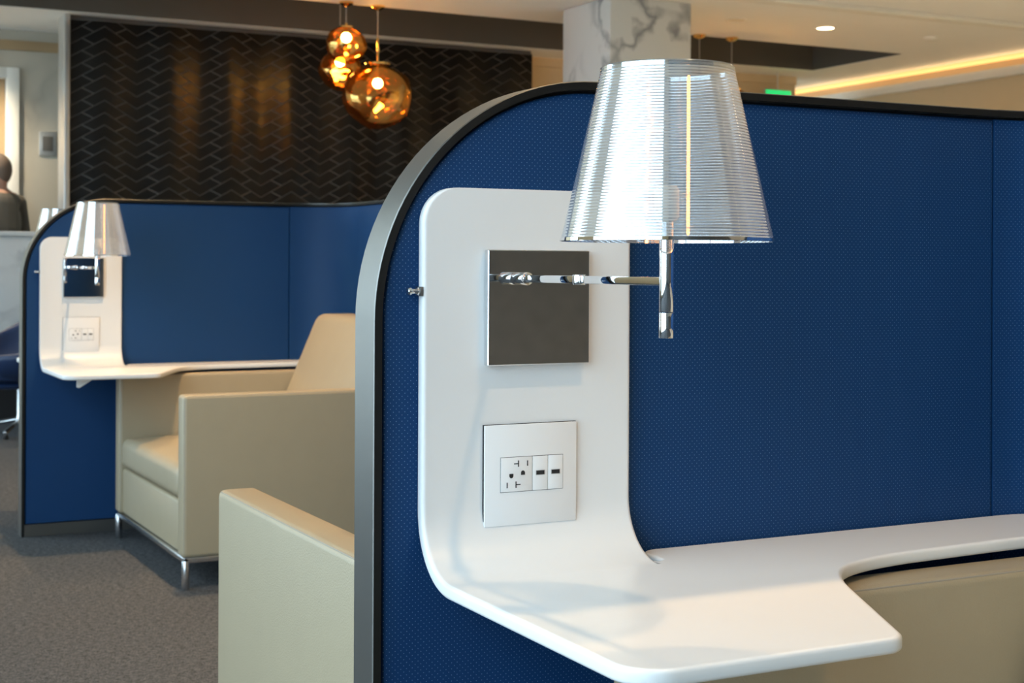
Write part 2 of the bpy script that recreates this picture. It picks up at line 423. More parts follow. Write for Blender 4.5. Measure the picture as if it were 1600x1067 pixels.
# ================================================================== PARTITION
UL, WF = .694, 1.7595                 # outer left edge of the frame, face of the padded side
ZT, RA = 1.3025, .325                 # top of the frame, radius of its rounded corner
FT, FD0, FD1 = .0115, 1.753, 1.820    # frame thickness, front and back
US, RC, WEND = 1.762, .22, .10        # seam, radius of the plan corner, end of the return
ORG = (UL, WF, 0)
def partition(label):
    e = empty('privacy_partition', ORG, label, 'partition', 'padded lounge partitions')
    # frame: left post, rounded corner and top rail in one sweep
    path = [(UL, 0.0), (UL, .4), (UL, ZT-RA)] + arc(UL+RA, ZT-RA, RA, PI, PI/2, 28)[1:] + [(1.4, ZT), (US, ZT)]
    inn = [(UL+FT, 0.0), (UL+FT, .4), (UL+FT, ZT-RA)] + arc(UL+RA, ZT-RA, RA-FT, PI, PI/2, 28)[1:] + [(1.4, ZT-FT), (US, ZT-FT)]
    bm = bmesh.new()
    loops = []
    for (a, b), (c, d) in zip(path, inn):
        n = Vector((c-a, d-b)).normalized()*.0012
        loops.append([bm.verts.new(v) for v in ((a+n.x, FD0, b+n.y), (a, FD0+.0012, b), (a, FD1-.0012, b), (a+n.x, FD1, b+n.y), (c, FD1, d), (c, FD0, d))])
    for p, q in zip(loops, loops[1:]):
        for k in range(6): bm.faces.new((p[k], p[(k+1) % 6], q[(k+1) % 6], q[k]))
    bm.faces.new(loops[0]); bm.faces.new(loops[-1])
    finish(bm, 'frame', 'frame', e, 30, ORG)
    bm = bmesh.new(); loops = []
    for (a, b), (c, d) in zip(path, inn):
        n = Vector((c-a, d-b)).normalized()*.0016
        loops.append([bm.verts.new(v) for v in ((a+n.x, FD0-.0006, b+n.y), (c, FD0-.0006, d), (c, FD0+.004, d), (a+n.x, FD0+.004, b+n.y))])
    for p, q in zip(loops, loops[1:]):
        for k in range(4): bm.faces.new((p[k], p[(k+1) % 4], q[(k+1) % 4], q[k]))
    bm.faces.new(loops[0]); bm.faces.new(loops[-1])
    finish(bm, 'front_lip', 'lip', e, 30, ORG)
    # plan curve of the return: side, quarter bend, back run
    cx, cy = US, WF-RC
    def run(off):     # off > 0: outwards (away from the pod)
        return [(US, WF+off)] + arc(cx, cy, RC+off, PI/2, 0, 14)[1:] + [(cx+RC+off, WEND)]
    def strip(name, mat, o0, o1, z0, z1, first, last, uvoff=None, pts=None):
        bm = bmesh.new()
        a, b = run(o0)[first:last], run(o1)[first:last]
        L = []
        for (x, y), (X, Y) in zip(a, b):
            L.append([bm.verts.new(v) for v in ((x, y, z0), (x, y, z1), (X, Y, z1), (X, Y, z0))])
        for p, q in zip(L, L[1:]):
            for k in range(4): bm.faces.new((p[k], p[(k+1) % 4], q[(k+1) % 4], q[k]))
        bm.faces.new(L[0]); bm.faces.new(L[-1])
        o = finish(bm, name, mat, e, 30, ORG)
        if mat == 'vinyl':
            me = o.data; l = me.uv_layers.new(name='UVMap')
            for lp in me.loops:
                c = me.vertices[lp.vertex_index].co+Vector(ORG)
                s = (c.x-US) if c.y > cy+RC*.7 and c.x < US else (RC*math.atan2(c.x-cx, max(c.y-cy, 1e-4)) if c.y > cy+1e-4 else RC*PI/2+(cy-c.y))
                l.data[lp.index].uv = (s+US, c.z)
        return o
    strip('top_rail', 'frame', -.0065, .0605, ZT-FT, ZT, 0, None)
    strip('front_lip', 'lip', -.0071, -.0030, ZT-FT, ZT-.0016, 0, None)
    strip('plinth', 'frame', -.0065, .0605, 0, .045, 0, None)
    strip('core', 'core', .012, .042, .045, ZT-FT, 0, None)
    strip('corner_pad', 'vinyl', 0, .012, .047, ZT-FT-.004, 0, -1)
    strip('back_pad', 'vinyl', 0, .012, .047, ZT-FT-.004, -2, None)
    strip('corner_pad', 'vinyl', .042, .054, .047, ZT-FT-.004, 0, -1)
    strip('back_pad', 'vinyl', .042, .054, .047, ZT-FT-.004, -2, None)
    boxo('plinth', 'frame', (UL+FT, US, FD0+.001, FD1-.001, 0, .045), e, org=ORG)
    boxo('end_post', 'frame', (US+RC-.0065, US+RC+.0605, WEND-.0115, WEND-.0002, 0, ZT), e, bev=.001, org=ORG)
    # core and the two flat pads with the rounded corner
    def outline(ins, x1, z0):
        return [(UL+ins, z0)] + arc(UL+RA, ZT-RA, RA-ins, PI, PI/2, 28) + [(x1, ZT-ins), (x1, z0)]
    bm = bmesh.new(); prism(bm, outline(FT-.002, US, .045), WF+.012, WF+.042, 'XZ'); finish(bm, 'core', 'core', e, 30, ORG)
    for y0, y1 in ((WF, WF+.014), (WF+.040, WF+.054)):
        bm = bmesh.new(); plate(bm, outline(FT+.0042, US-.0012, .047), y0, y1, .0055, plane='XZ')
        o = finish(bm, 'pad', 'vinyl', e, 30, ORG); uv_xz(o, (UL, 0))
    return e
TO = Vector((.1914, 4.1242, 0))
pA = partition('navy padded partition with grey rounded frame, blank rear face beside an armchair')
pB = copy_tree(pA); pB.location = pA.location+TO
pB['label'] = 'navy padded partition with desks on both faces, before the black chevron wall'

# ================================================================== DESK (upright board bent into a shelf)
SU0, SU1, SZT, SHZ, TH, RB = .757, 1.0695, 1.1505, .653, .018, .08
WV = WF-TH                                   # front face of the upright board
def desk(label):
    e = empty('moulded_desk', ORG, label, 'desk', 'white moulded desks with a bent-up back board')
    bm = bmesh.new()
    # sweep of a rounded strip section down the board and round the bend
    prof = []                                # (w, z, normal_w, normal_z, inset)
    Rt = .047
    for k in range(9):
        d = Rt*(1-math.cos(PI/2*k/8)); prof.append((WV, SZT-d, -1, 0, Rt-math.sqrt(max(0, Rt*Rt-(Rt-d)**2))))
    prof.append((WV, .9, -1, 0, 0))
    for k in range(17):
        a = PI/2*k/16; c = (WV-RB, SHZ+RB)
        n = (-math.cos(a), math.sin(a)); prof.append((c[0]-n[0]*RB, c[1]-n[1]*RB, n[0], n[1], 0))
    er = .0048; L = []
    for w, z, nw, nz, ins in prof:
        a0, a1 = SU0+ins, SU1-ins; sec = []
        for (cu, ct, st) in ((a0+er, -er, PI), (a0+er, -TH+er, 3*PI/2), (a1-er, -TH+er, 0), (a1-er, -er, PI/2)):
            for k in range(4):
                a = {PI: PI/2+PI/2*k/3, 3*PI/2: PI+PI/2*k/3, 0: 3*PI/2+PI/2*k/3, PI/2: PI/2*k/3}[st]
                sec.append((cu+er*math.cos(a), ct+er*math.sin(a)))
        sec = [(a0+er+.0015, 0)]+sec[:8]+[(a0+er+.0015, -TH), (a1-er-.0015, -TH)]+sec[8:]+[(a1-er-.0015, 0)]
        L.append([bm.verts.new((u, w+nw*t, z+nz*t)) for u, t in sec])
    for p, q in zip(L, L[1:]):
        n = len(p)
        for k in range(n): bm.faces.new((p[k], p[(k+1) % n], q[(k+1) % n], q[k]))
    bm.faces.new(L[0])
    # shelf outline: full depth right of the board, cut back behind it
    wb_ = WV-RB
    cr = .05
    pts = [(SU0, wb_)] + arc(SU0+cr, 1.22+cr, cr, PI, 3*PI/2, 8)
    pts += [(1.055, 1.22)] + arc(1.0775, 1.252, .032, 3*PI/2, 2*PI-.459, 7)
    # straight edge, then the hollow curve into the narrow ledge
    P0, P1, P2, P3 = Vector((1.198, 1.425)), Vector((1.252, 1.535)), Vector((1.285, 1.566)), Vector((1.43, 1.583))
    for k in range(15):
        t = k/14; p = P0*(1-t)**3+P1*3*t*(1-t)**2+P2*3*t*t*(1-t)+P3*t**3; pts.append((p.x, p.y))
    pts += [(1.60, 1.592), (1.80, 1.597)]
    rr = RC-.004
    wcx, wcy = US, WF-RC
    pts += [(1.868, 1.600), (1.876, 1.606), (1.880, 1.616)]
    pts += [p for p in arc(wcx, wcy, rr, 0, PI/2, 24)[1:] if p[0] < 1.879]
    pts += arc(SU1+.018+.03, WF-.004-.03, .03, PI/2, PI, 6)
    pts += [(SU1+.018, WV-RB+.03)] + arc(SU1+.009, WV-RB+.03, .009, 0, -PI, 8)[1:-1] + [(SU1, WV-RB+.03), (SU1, wb_)]
    plate(bm, pts, SHZ-TH, SHZ, er, lambda p, q: (abs(p.y-wb_) < 1e-6 and abs(q.y-wb_) < 1e-6) or (abs(p.x-SU1) < 1e-6 and abs(q.x-SU1) < 1e-6))
    finish(bm, 'board', 'white', e, 38, ORG)
    # white triangular bracket under the shelf
    bm = bmesh.new(); zb = SHZ-TH
    prism(bm, [(.815, zb), (.815, zb-.030), (.822, zb-.033), (.876, zb)], 1.29, 1.30, 'XZ')
    finish(bm, 'bracket', 'white', e, 30, ORG)
    return e
dA = desk('white moulded desk on the rounded partition, shelf over the brown shaded armchair')
dB = copy_tree(dA); dB.location = dA.location+TO
dB['label'] = 'white moulded desk above the armchair on tall chrome legs by the chevron wall'
def mirrored(src, parent_loc):
    c = copy_tree(src); c.location = Vector((src.location.x, 0, 0))+Vector((TO.x, 0, 0))
    c.location.y = 2*(WF+.027+TO.y)-(src.location.y+TO.y); c.location.z = src.location.z; c.scale = (1, -1, 1)
    return c
dC = mirrored(dA, None)
dC['label'] = 'white moulded desk hidden behind a partition, only its shelf corner showing'

# ================================================================== POWER OUTLET
PX0, PX1, PZ0, PZ1 = .8435, .981, .7063, .8394
def outlet(label):
    wf = WV-.0062
    o0 = ((PX0+PX1)/2, WV, (PZ0+PZ1)/2)
    e = empty('power_outlet', o0, label, 'power outlet', 'outlets on the desk back boards')
    dx = lambda f: PX0+(PX1-PX0)*f
    # coordinates inside the plate as fractions of its width / height (from the top)
    dz = lambda f: PZ1-(PZ1-PZ0)*f
    bm = bmesh.new(); box(bm, PX0, PX1, wf, WV-.0022, PZ0, PZ1, bev=.0010); finish(bm, 'wall_plate', 'plate', e, 35, o0)
    boxo('shadow_rim', 'slot', (PX0-.0007, PX1+.0007, WV-.0026, WV-.0001, PZ0-.0008, PZ1+.0006), e, org=o0)  # dark rim past the plate edges paints its shadow outline
    ix0, ix1, iz0, iz1 = dx(.168), dx(.842), dz(.665), dz(.325)
    boxo('opening', 'slot', (ix0-.0006, ix1+.0006, wf-.0003, wf+.001, iz0-.0006, iz1+.0006), e, org=o0)
    rx1 = dx(.508); u1 = dx(.678)
    rc = boxo('receptacle', 'plate', (ix0, rx1-.0004, wf-.0012, wf+.001, iz0, iz1), e, bev=.0004, org=o0)
    y0, y1 = wf-.0016, wf-.0010
    def slot(x0, x1, z0, z1):
        boxo('slot', 'slot', (x0, x1, y0, y1, z0, z1), rc, org=o0)
    # two outlets, one turned head over heels: T slot, straight slot, earth hole
    w = .0014
    cx = (ix0+rx1)/2
    def T(x, z, d):
        bm = bmesh.new(); box(bm, x-w/2, x+w/2, y0, y1, z-.0042, z+.0042)
        if d < 0: box(bm, x-.0066, x-w/2, y0, y1, z-.0007, z+.0007)
        else: box(bm, x+w/2, x+.0066, y0, y1, z-.0007, z+.0007)
        finish(bm, 'slot', 'slot', rc, 0, o0)
    hz = iz1-iz0
    T(dx(.355), iz1-hz*.19, -1); slot(dx(.448), dx(.448)+w, iz1-hz*.19-.0036, iz1-hz*.19+.0036)
    slot(dx(.228), dx(.228)+w, iz0+hz*.195-.0036, iz0+hz*.195+.0036); T(dx(.328), iz0+hz*.20, 1)
    for px, pz, s in ((dx(.403), iz1-hz*.46, 1), (dx(.278), iz0+hz*.46, -1)):
        bm = bmesh.new(); r = .0029
        pts = [(px-r, pz-s*r)]+[(px+r, pz-s*r)]+[(px+r*math.cos(a), pz+s*r*math.sin(a)) for a in [PI*k/8 for k in range(9)]]
        prism(bm, pts, y0, y1, 'XZ'); finish(bm, 'earth_hole', 'slot', rc, 0, o0)
    for a, b in ((rx1+.0004, u1-.0003), (u1+.0003, ix1)):
        us = boxo('usb_port', 'plate', (a, b, wf-.0012, wf+.001, iz0, iz1), e, bev=.0004, org=o0)
        c, zc = (a+b)/2, (iz0+iz1)/2+.0005
        boxo('usb_collar', 'steel', (c-.0066, c+.0066, wf-.0015, wf-.001, zc-.0031, zc+.0031), us, org=o0)
        boxo('usb_socket', 'slot', (c-.0058, c+.0058, wf-.0018, wf-.001, zc-.0024, zc+.0024), us, org=o0)
    return e
oA = outlet('white outlet plate with two USB ports below the dark square lamp plate')
oB = copy_tree(oA); oB.location = oA.location+TO
oB['label'] = 'white outlet plate with two USB ports below the blue-reflecting lamp plate'

# ================================================================== WALL LAMP
LX0, LX1, LZ0, LZ1 = .8438, .9962, .9183, 1.0698
def wall_lamp(label):
    o0 = ((LX0+LX1)/2, WV, LZ0)
    e = empty('wall_lamp', o0, label, 'wall lamp', 'lamps with mirrored cone shades')
    p0 = WV-.013
    bm = bmesh.new(); box(bm, LX0, LX1, p0, WV-.001, LZ0, LZ1, bev=.0010, seg=1); finish(bm, 'back_plate', 'mirror', e, 30, o0)
    sx, sy = .9065, 1.400                    # axis of the lamp stem
    az = 1.0325
    ax = .884
    # arm: short collar at the plate, flat bar in two links, tip at the stem
    bm = bmesh.new()
    cyl(bm, (ax, p0, az), (ax, p0-.035, az), .0085, 24, .001)
    finish(bm, 'arm_socket', 'chrome', e, 35, o0)
    def bar(p, q, h, t, name):
        p, q = Vector(p), Vector(q); d = (q-p); L = d.length
        bm = bmesh.new(); box(bm, 0, L, -t/2, t/2, -h/2, h/2, bev=.0009)
        bmesh.ops.transform(bm, matrix=Matrix.Translation(p) @ Matrix.Rotation(math.atan2(d.y, d.x), 4, 'Z'), verts=bm.verts)
        finish(bm, name, 'chrome', e, 30, o0)
    kx, ky = .893, 1.575
    bar((ax, p0-.02, az), (kx, ky-.008, az), .0096, .0085, 'arm')
    bm = bmesh.new(); cyl(bm, (kx, ky, az-.0062), (kx, ky, az+.0062), .0085, 24, .001); finish(bm, 'arm_joint', 'chrome', e, 35, o0)
    bar((kx, ky+.006, az), (sx, sy+.004, az), .0096, .0085, 'arm')
    # stem
    bm = bmesh.new(); cyl(bm, (sx, sy, .998), (sx, sy, 1.10), .0083, 28, .0006); finish(bm, 'stem', 'chrome', e, 35, o0)
    bm = bmesh.new(); cyl(bm, (sx, sy, .9685), (sx, sy, .9974), .0085, 28, .0008); finish(bm, 'dimmer_knob', 'chrome', e, 35, o0)
    # shade: thin mirrored cone with fine horizontal ribs
    zb, zt, rb, rt = 1.0775, 1.2715, .1195, .0745
    prof = []; n = 58; per = 8
    for k in range(n*per+1):
        t = k/(n*per); r = rb+(rt-rb)*t+.00016*math.cos(2*PI*k/per); prof.append((r, zb+(zt-zb)*t))
    bm = bmesh.new(); lathe(bm, prof, 96, 'Z', (sx, sy, 0))
    fs = [f for f in bm.faces if len(f.verts) > 4]; bmesh.ops.delete(bm, geom=fs, context='FACES_ONLY')
    sh = finish(bm, 'shade', 'shade', e, 180, o0)
    bm = bmesh.new(); lathe(bm, [(rt+.0012, zt-.005), (rt+.0012, zt), (rt, zt+.0014), (rt-.0014, zt), (rt-.0012, zt-.005)], 96, 'Z', (sx, sy, 0), True)
    finish(bm, 'top_rim', 'clear', sh, 40, o0)
    bm = bmesh.new(); lathe(bm, [(rb+.0012, zb), (rb+.0008, zb+.0035), (rb-.0010, zb+.0035), (rb-.0014, zb-.0004)], 96, 'Z', (sx, sy, 0), True)
    finish(bm, 'bottom_rim', 'chrome', sh, 40, o0)
    # clear spider holding the shade, lamp holder and streak tube
    bm = bmesh.new()
    for a in (0, 2*PI/3, 4*PI/3):
        cyl(bm, (sx, sy, 1.092), (sx+.112*math.cos(a+.6), sy+.112*math.sin(a+.6), 1.092), .0014, 8)
    finish(bm, 'spider', 'clear', e, 35, o0)
    bm = bmesh.new(); lathe(bm, [(.010, 1.10), (.014, 1.105), (.014, 1.135), (.011, 1.14)], 24, 'Z', (sx, sy, 0)); finish(bm, 'lamp_holder', 'diffuser', e, 35, o0)
    bx_, by_ = sx+.024*math.cos(YAW), sy-.024*math.sin(YAW)      # glowing tube that draws the bulb's reflected streak in the shade
    bm = bmesh.new(); lathe(bm, [(.0001, 1.084), (.0014, 1.085), (.0019, 1.087), (.0019, 1.262), (.0014, 1.264), (.0001, 1.265)], 16, 'Z', (bx_, by_, 0)); finish(bm, 'bulb', 'bulb', e, 60, o0)
    bm = bmesh.new(); cyl(bm, (sx, sy, 1.130), (bx_, by_, 1.130), .0022, 12, .0005); cyl(bm, (bx_, by_, 1.126), (bx_, by_, 1.134), .0034, 16, .0006); finish(bm, 'streak_clip', 'clear', e, 40, o0)
    return e
lA = wall_lamp('wall lamp with mirrored cone shade and side-on chrome arm, dark square back plate')
lB = copy_tree(lA); lB.location = lA.location+TO
lB['label'] = 'wall lamp with mirrored cone shade before a blue-reflecting plate, by the chevron wall'
lC = mirrored(lA, None)
lC['label'] = 'wall lamp peeping over the shoulder of the partition near the marble counter'

# ================================================================== COAT KNOB
def knob(label):
    z = 1.0157; o0 = (.757, WF, z)
    e = empty('coat_knob', o0, label, 'coat hook', 'spool shaped knobs beside the desk boards')
    bm = bmesh.new()
    lathe(bm, [(.0001, .7370), (.0042, .7376), (.0056, .7395), (.0056, .7415), (.0036, .7440), (.0034, .7475), (.0052, .7500), (.0054, .7530), (.0048, .7540)], 24, 'X', (0, WF-.012, z))
    finish(bm, 'knob', 'chrome_satin', e, 40, o0)
    bm = bmesh.new(); box(bm, .7535, .7575, WF-.018, WF-.0006, z-.006, z+.006, bev=.001); finish(bm, 'mount', 'frame', e, 35, o0)
    return e
kA = knob('small metal spool knob beside the board that carries the dark plate')
kB = copy_tree(kA); kB.location = kA.location+TO
kB['label'] = 'small metal spool knob beside the board by the chevron wall'

# ================================================================== ARMCHAIRS
def soft_box(bm, x0, x1, y0, y1, z0, z1, r, seg=4, crown=0.0, n=8):
    """rounded box with an evenly crowned top"""
    tmp = bmesh.new(); box(tmp, x0, x1, y0, y1, z0, z1, bev=r, seg=seg)
    if crown:
        bmesh.ops.subdivide_edges(tmp, edges=[e for e in tmp.edges if e.calc_length() > .15], cuts=n, use_grid_fill=True)
        for v in tmp.verts:
            if v.co.z > (z0+z1)/2:
                fx = max(0, 1-((v.co.x-(x0+x1)/2)/((x1-x0)/2))**4); fy = max(0, 1-((v.co.y-(y0+y1)/2)/((y1-y0)/2))**4)
                v.co.z += crown*fx*fy
    me = bpy.data.meshes.new('t'); tmp.to_mesh(me); tmp.free(); bm.from_mesh(me); bpy.data.meshes.remove(me)
CW, CD, CA, CZ = 1.025, .90, .075, .626
def armchair(label, loc, rz):
    """local axes: front at x=0 looking to -x, width along y from 0 to CW"""
    e = empty('armchair', loc, label, 'armchair', 'beige leather armchairs on metal frames', rz)
    for s, (y0, y1) in (('arm', (0, CA)), ('arm', (CW-CA, CW))):
        bm = bmesh.new(); soft_box(bm, 0, CD-.06, y0, y1, .104, CZ, .013, 4)
        a = finish(bm, 'arm', 'leather', e, 50)
        # piped seams along the top and front edges
        bm = bmesh.new()
        for y in (y0+.0045, y1-.0045):
            for p, q in (((.012, y, CZ-.0046), (CD-.075, y, CZ-.0046)), ((.0048, y, .118), (.0048, y, CZ-.016))): cyl(bm, p, q, .0018, 8)
        finish(bm, 'piping', 'thread', a, 60)
    bm = bmesh.new(); soft_box(bm, .012, CD-.09, CA-.002, CW-CA+.002, .104, .275, .012, 3); finish(bm, 'seat_base', 'leather', e, 50)
    bm = bmesh.new(); soft_box(bm, .004, .66, CA+.004, CW-CA-.004, .279, .388, .030, 5, crown=.026); sc = finish(bm, 'seat_cushion', 'leather', e, 60)
    bm = bmesh.new()
    for z in (.297, .372): cyl(bm, (.0155, CA+.03, z), (.0155, CW-CA-.03, z), .0016, 8)
    finish(bm, 'piping', 'thread', sc, 60)
    # leaning back rest
    bm = bmesh.new(); soft_box(bm, 0, .15, CA+.003, CW-CA-.003, 0, .50, .028, 5)
    for v in bm.verts: v.co.x += .47*v.co.z*.92 + (.0 if v.co.x > .07 else -.012*math.sin(PI*min(1, max(0, v.co.z/.5))))
    bmesh.ops.translate(bm, verts=bm.verts, vec=(.565, 0, .352))
    finish(bm, 'back_rest', 'leather', e, 60)
    bm = bmesh.new(); soft_box(bm, CD-.10, CD-.045, CA-.002, CW-CA+.002, .104, .56, .014, 3); finish(bm, 'back_panel', 'leather', e, 50)
    # metal base
    bm = bmesh.new(); t = .016
    for y in (.004, CW-.004-t): box(bm, .004, CD-.06, y, y+t, .086, .104, bev=.003)
    for x in (.004, CD-.06-t): box(bm, x, x+t, .004, CW-.004, .0861, .1039, bev=.003)
    finish(bm, 'base_frame', 'chrome_satin', e, 35)
    for x in (.012, CD-.075):
        for y in (.012, CW-.012):
            bm = bmesh.new(); cyl(bm, (x, y, 0), (x, y, .094), .0125, 20, .002); finish(bm, 'leg', 'chrome_satin', e, 40)
    return e
armchair('beige leather armchair with seat cushion and two metal legs in view', (1.205, 4.69, 0), 0)
armchair('beige leather armchair tucked under the shelf with the S-curved edge', (.955, .575, 0), 0)
armchair('beige leather armchair behind the frame of the rounded partition, showing its outer arm', (.765, 2.725, 0), -PI/2)

# ================================================================== PENDANTS
def pendant(loc, r, globe_z, label, seed, canopy_r=.045, rod=.16, ct=CEIL):
    x, y, z = loc
    e = empty('pendant_lamp', (x, y, globe_z-r), label, 'pendant lamp', 'gold blown globe pendants')
    o0 = (x, y, globe_z-r)
    bm = bmesh.new(); lathe(bm, [(canopy_r, ct), (canopy_r, ct-.012), (canopy_r*.5, ct-.026), (.004, ct-.032)], 24, 'Z', (x, y, 0)); finish(bm, 'canopy', 'brass', e, 40, o0)
    top = globe_z+r*.93
    bm = bmesh.new(); cyl(bm, (x, y, ct-.03), (x, y, top+rod), .004, 8); finish(bm, 'cord', 'cord', e, 40, o0)
    bm = bmesh.new(); cyl(bm, (x, y, top), (x, y, top+rod), .0085, 12); cyl(bm, (x, y, top+rod*.45), (x, y, top+rod*.62), .013, 12, .002); finish(bm, 'rod', 'brass', e, 40, o0)
    bm = bmesh.new(); lathe(bm, [(r*.36, top-.012), (r*.36, top), (.004, top+.006)], 28, 'Z', (x, y, 0)); finish(bm, 'cap', 'brass', e, 40, o0)
    bm = bmesh.new(); bmesh.ops.create_icosphere(bm, subdivisions=5, radius=1.0)
    off = Vector((seed*3.1, seed*1.7, seed*.9))
    for v in bm.verts:
        n = v.co.normalized()
        f = 1+.09*noise.noise(n*1.1+off)+.035*noise.noise(n*2.6+off*2)
        v.co = Vector((n.x*f, n.y*f, n.z*f*.93))*r+Vector((x, y, globe_z))
    finish(bm, 'globe', 'gold', e, 180, o0)
    bm = bmesh.new(); lathe(bm, [(.012, top-.01), (.012, globe_z+r*.42)], 16, 'Z', (x, y, 0)); finish(bm, 'lamp_holder', 'brass', e, 40, o0)
    bm = bmesh.new(); bmesh.ops.create_uvsphere(bm, u_segments=20, v_segments=12, radius=.032)
    bmesh.ops.translate(bm, verts=bm.verts, vec=(x, y, globe_z+r*.36)); finish(bm, 'bulb', 'gold_bulb', e, 180, o0)
    return e
pendant((3.494, 8.78, 0), .225, 2.125, 'large gold glass globe pendant hung lowest before the chevron wall', 1)
pendant((3.265, 8.74, 0), .125, 2.430, 'small gold glass globe pendant just under the ceiling recess', 2, rod=.02)
pendant((3.395, 9.20, 0), .145, 2.335, 'squat gold glass globe pendant hung between the small one and the large one', 5, rod=.05, ct=3.16)
pendant((5.955, 8.78, 0), .18, 1.95, 'gold globe pendant on a thin cord beside the marble pillar', 3, rod=.12)
pendant((6.235, 8.78, 0), .18, 2.165, 'gold globe pendant on a doubled cord at the end of the ceiling recess', 4, rod=.05)

# ================================================================== DOWNLIGHTS
def downlight(x, y, label, lit=True, watts=SPOT_W, group='recessed ceiling downlights', r=.06, size=84, col=WARM):
    e = empty('ceiling_downlight', (x, y, CEIL-.004), label, 'downlight', group)
    o0 = (x, y, CEIL-.004)
    bm = bmesh.new(); lathe(bm, [(r+.012, CEIL), (r+.012, CEIL-.005), (r, CEIL-.007), (r, CEIL-.001)], 32, 'Z', (x, y, 0), True); finish(bm, 'trim_ring', 'ceil_trim', e, 40, o0)
    bm = bmesh.new(); lathe(bm, [(r-.001, CEIL-.0005), (r-.001, CEIL-.003)], 32, 'Z', (x, y, 0)); finish(bm, 'lens', 'lens' if lit else 'lens_off', e, 40, o0)
    if watts:
        l = bpy.data.lights.new('downlight_beam', 'SPOT'); l.energy = watts; l.color = col; l.spot_size = math.radians(size); l.spot_blend = .85; l.shadow_soft_size = .035
        lo_ = bpy.data.objects.new('downlight_beam', l); COL.objects.link(lo_); lo_.parent = e; lo_.location = (0, 0, -.02)
    return e
for y, wt in ((1.02, SPOT_W*.72), (2.34, SPOT_W*1.4), (3.66, SPOT_W), (4.98, SPOT_W*2.0), (6.30, SPOT_W*1.5), (7.62, SPOT_W)):
    downlight(1.34, y, 'round ceiling downlight in the row above the desks', watts=wt, group='downlights above the desks')
downlight(1.1, 10.52, 'added fill downlight above the marble counter', watts=120, size=120, col=(1.0, .84, .6))  # unseen lamp, added to brighten the wall behind the counter
downlight(6.536, 8.10, 'bright oval downlight beside the ceiling recess', watts=40)
downlight(5.808, 8.13, 'half-lit downlight next to the marble pillar', lit=False, watts=14)
for x in (4.0, 6.5):  # unseen lamps, added as warm fill that bounces onto the ceiling
    for y in (-3.0, -.6, 1.8, 4.1, 6.3):
        downlight(x, y, 'added fill downlight over the pale bounce floor between partitions and right wall', watts=150, group='added fill downlights over the pale bounce floor', size=115, col=(1.0, .82, .58))
e = empty('smoke_detector', (7.47, 8.08, CEIL-.02), 'small pale disc on the ceiling right of the bright downlight', 'smoke detector')
bm = bmesh.new(); lathe(bm, [(.05, CEIL), (.05, CEIL-.012), (.03, CEIL-.025), (.0001, CEIL-.026)], 28, 'Z', (7.47, 8.08, 0)); finish(bm, 'housing', 'ceil_trim', e, 40, (7.47, 8.08, CEIL-.02))

# ================================================================== EXIT SIGN
e = empty('exit_sign', (7.66, 10.1, 2.36), 'green lit exit sign hung below the ceiling near the passage', 'sign')
boxo('housing', 'alu', (-.14, .14, .012, .035, 0, .19), e, bev=.004)
boxo('lit_face', 'exitg', (-.13, .13, .004, .012, .01, .18), e, bev=.002)
bm = bmesh.new(); cyl(bm, (0, .022, .19), (0, .022, CEIL-2.36), .006, 10); finish(bm, 'stem', 'alu', e, 40)

# ================================================================== LEFT BACKGROUND
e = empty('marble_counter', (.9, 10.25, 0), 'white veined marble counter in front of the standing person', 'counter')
boxo('front_panel', 'marble', (-.9, .85, -.10, .02, .26, 1.225), e, bev=.003)
boxo('plinth', 'core', (-.88, .83, -.08, .02, 0, .26), e)  # dark band painted in for the shade under the swivel chair
boxo('counter_top', 'marble', (-.92, .87, -.13, .06, 1.2255, 1.257), e, bev=.004)
e = empty('wall_keypad', (1.815, 10.92, 1.82), 'grey wall plate with a dark screen on the marble wall', 'keypad')
boxo('plate', 'alu', (-.058, .058, -.012, 0, 0, .168), e, bev=.002)
boxo('screen', 'coffer', (-.036, .036, -.017, -.012, .03, .134), e, bev=.001)

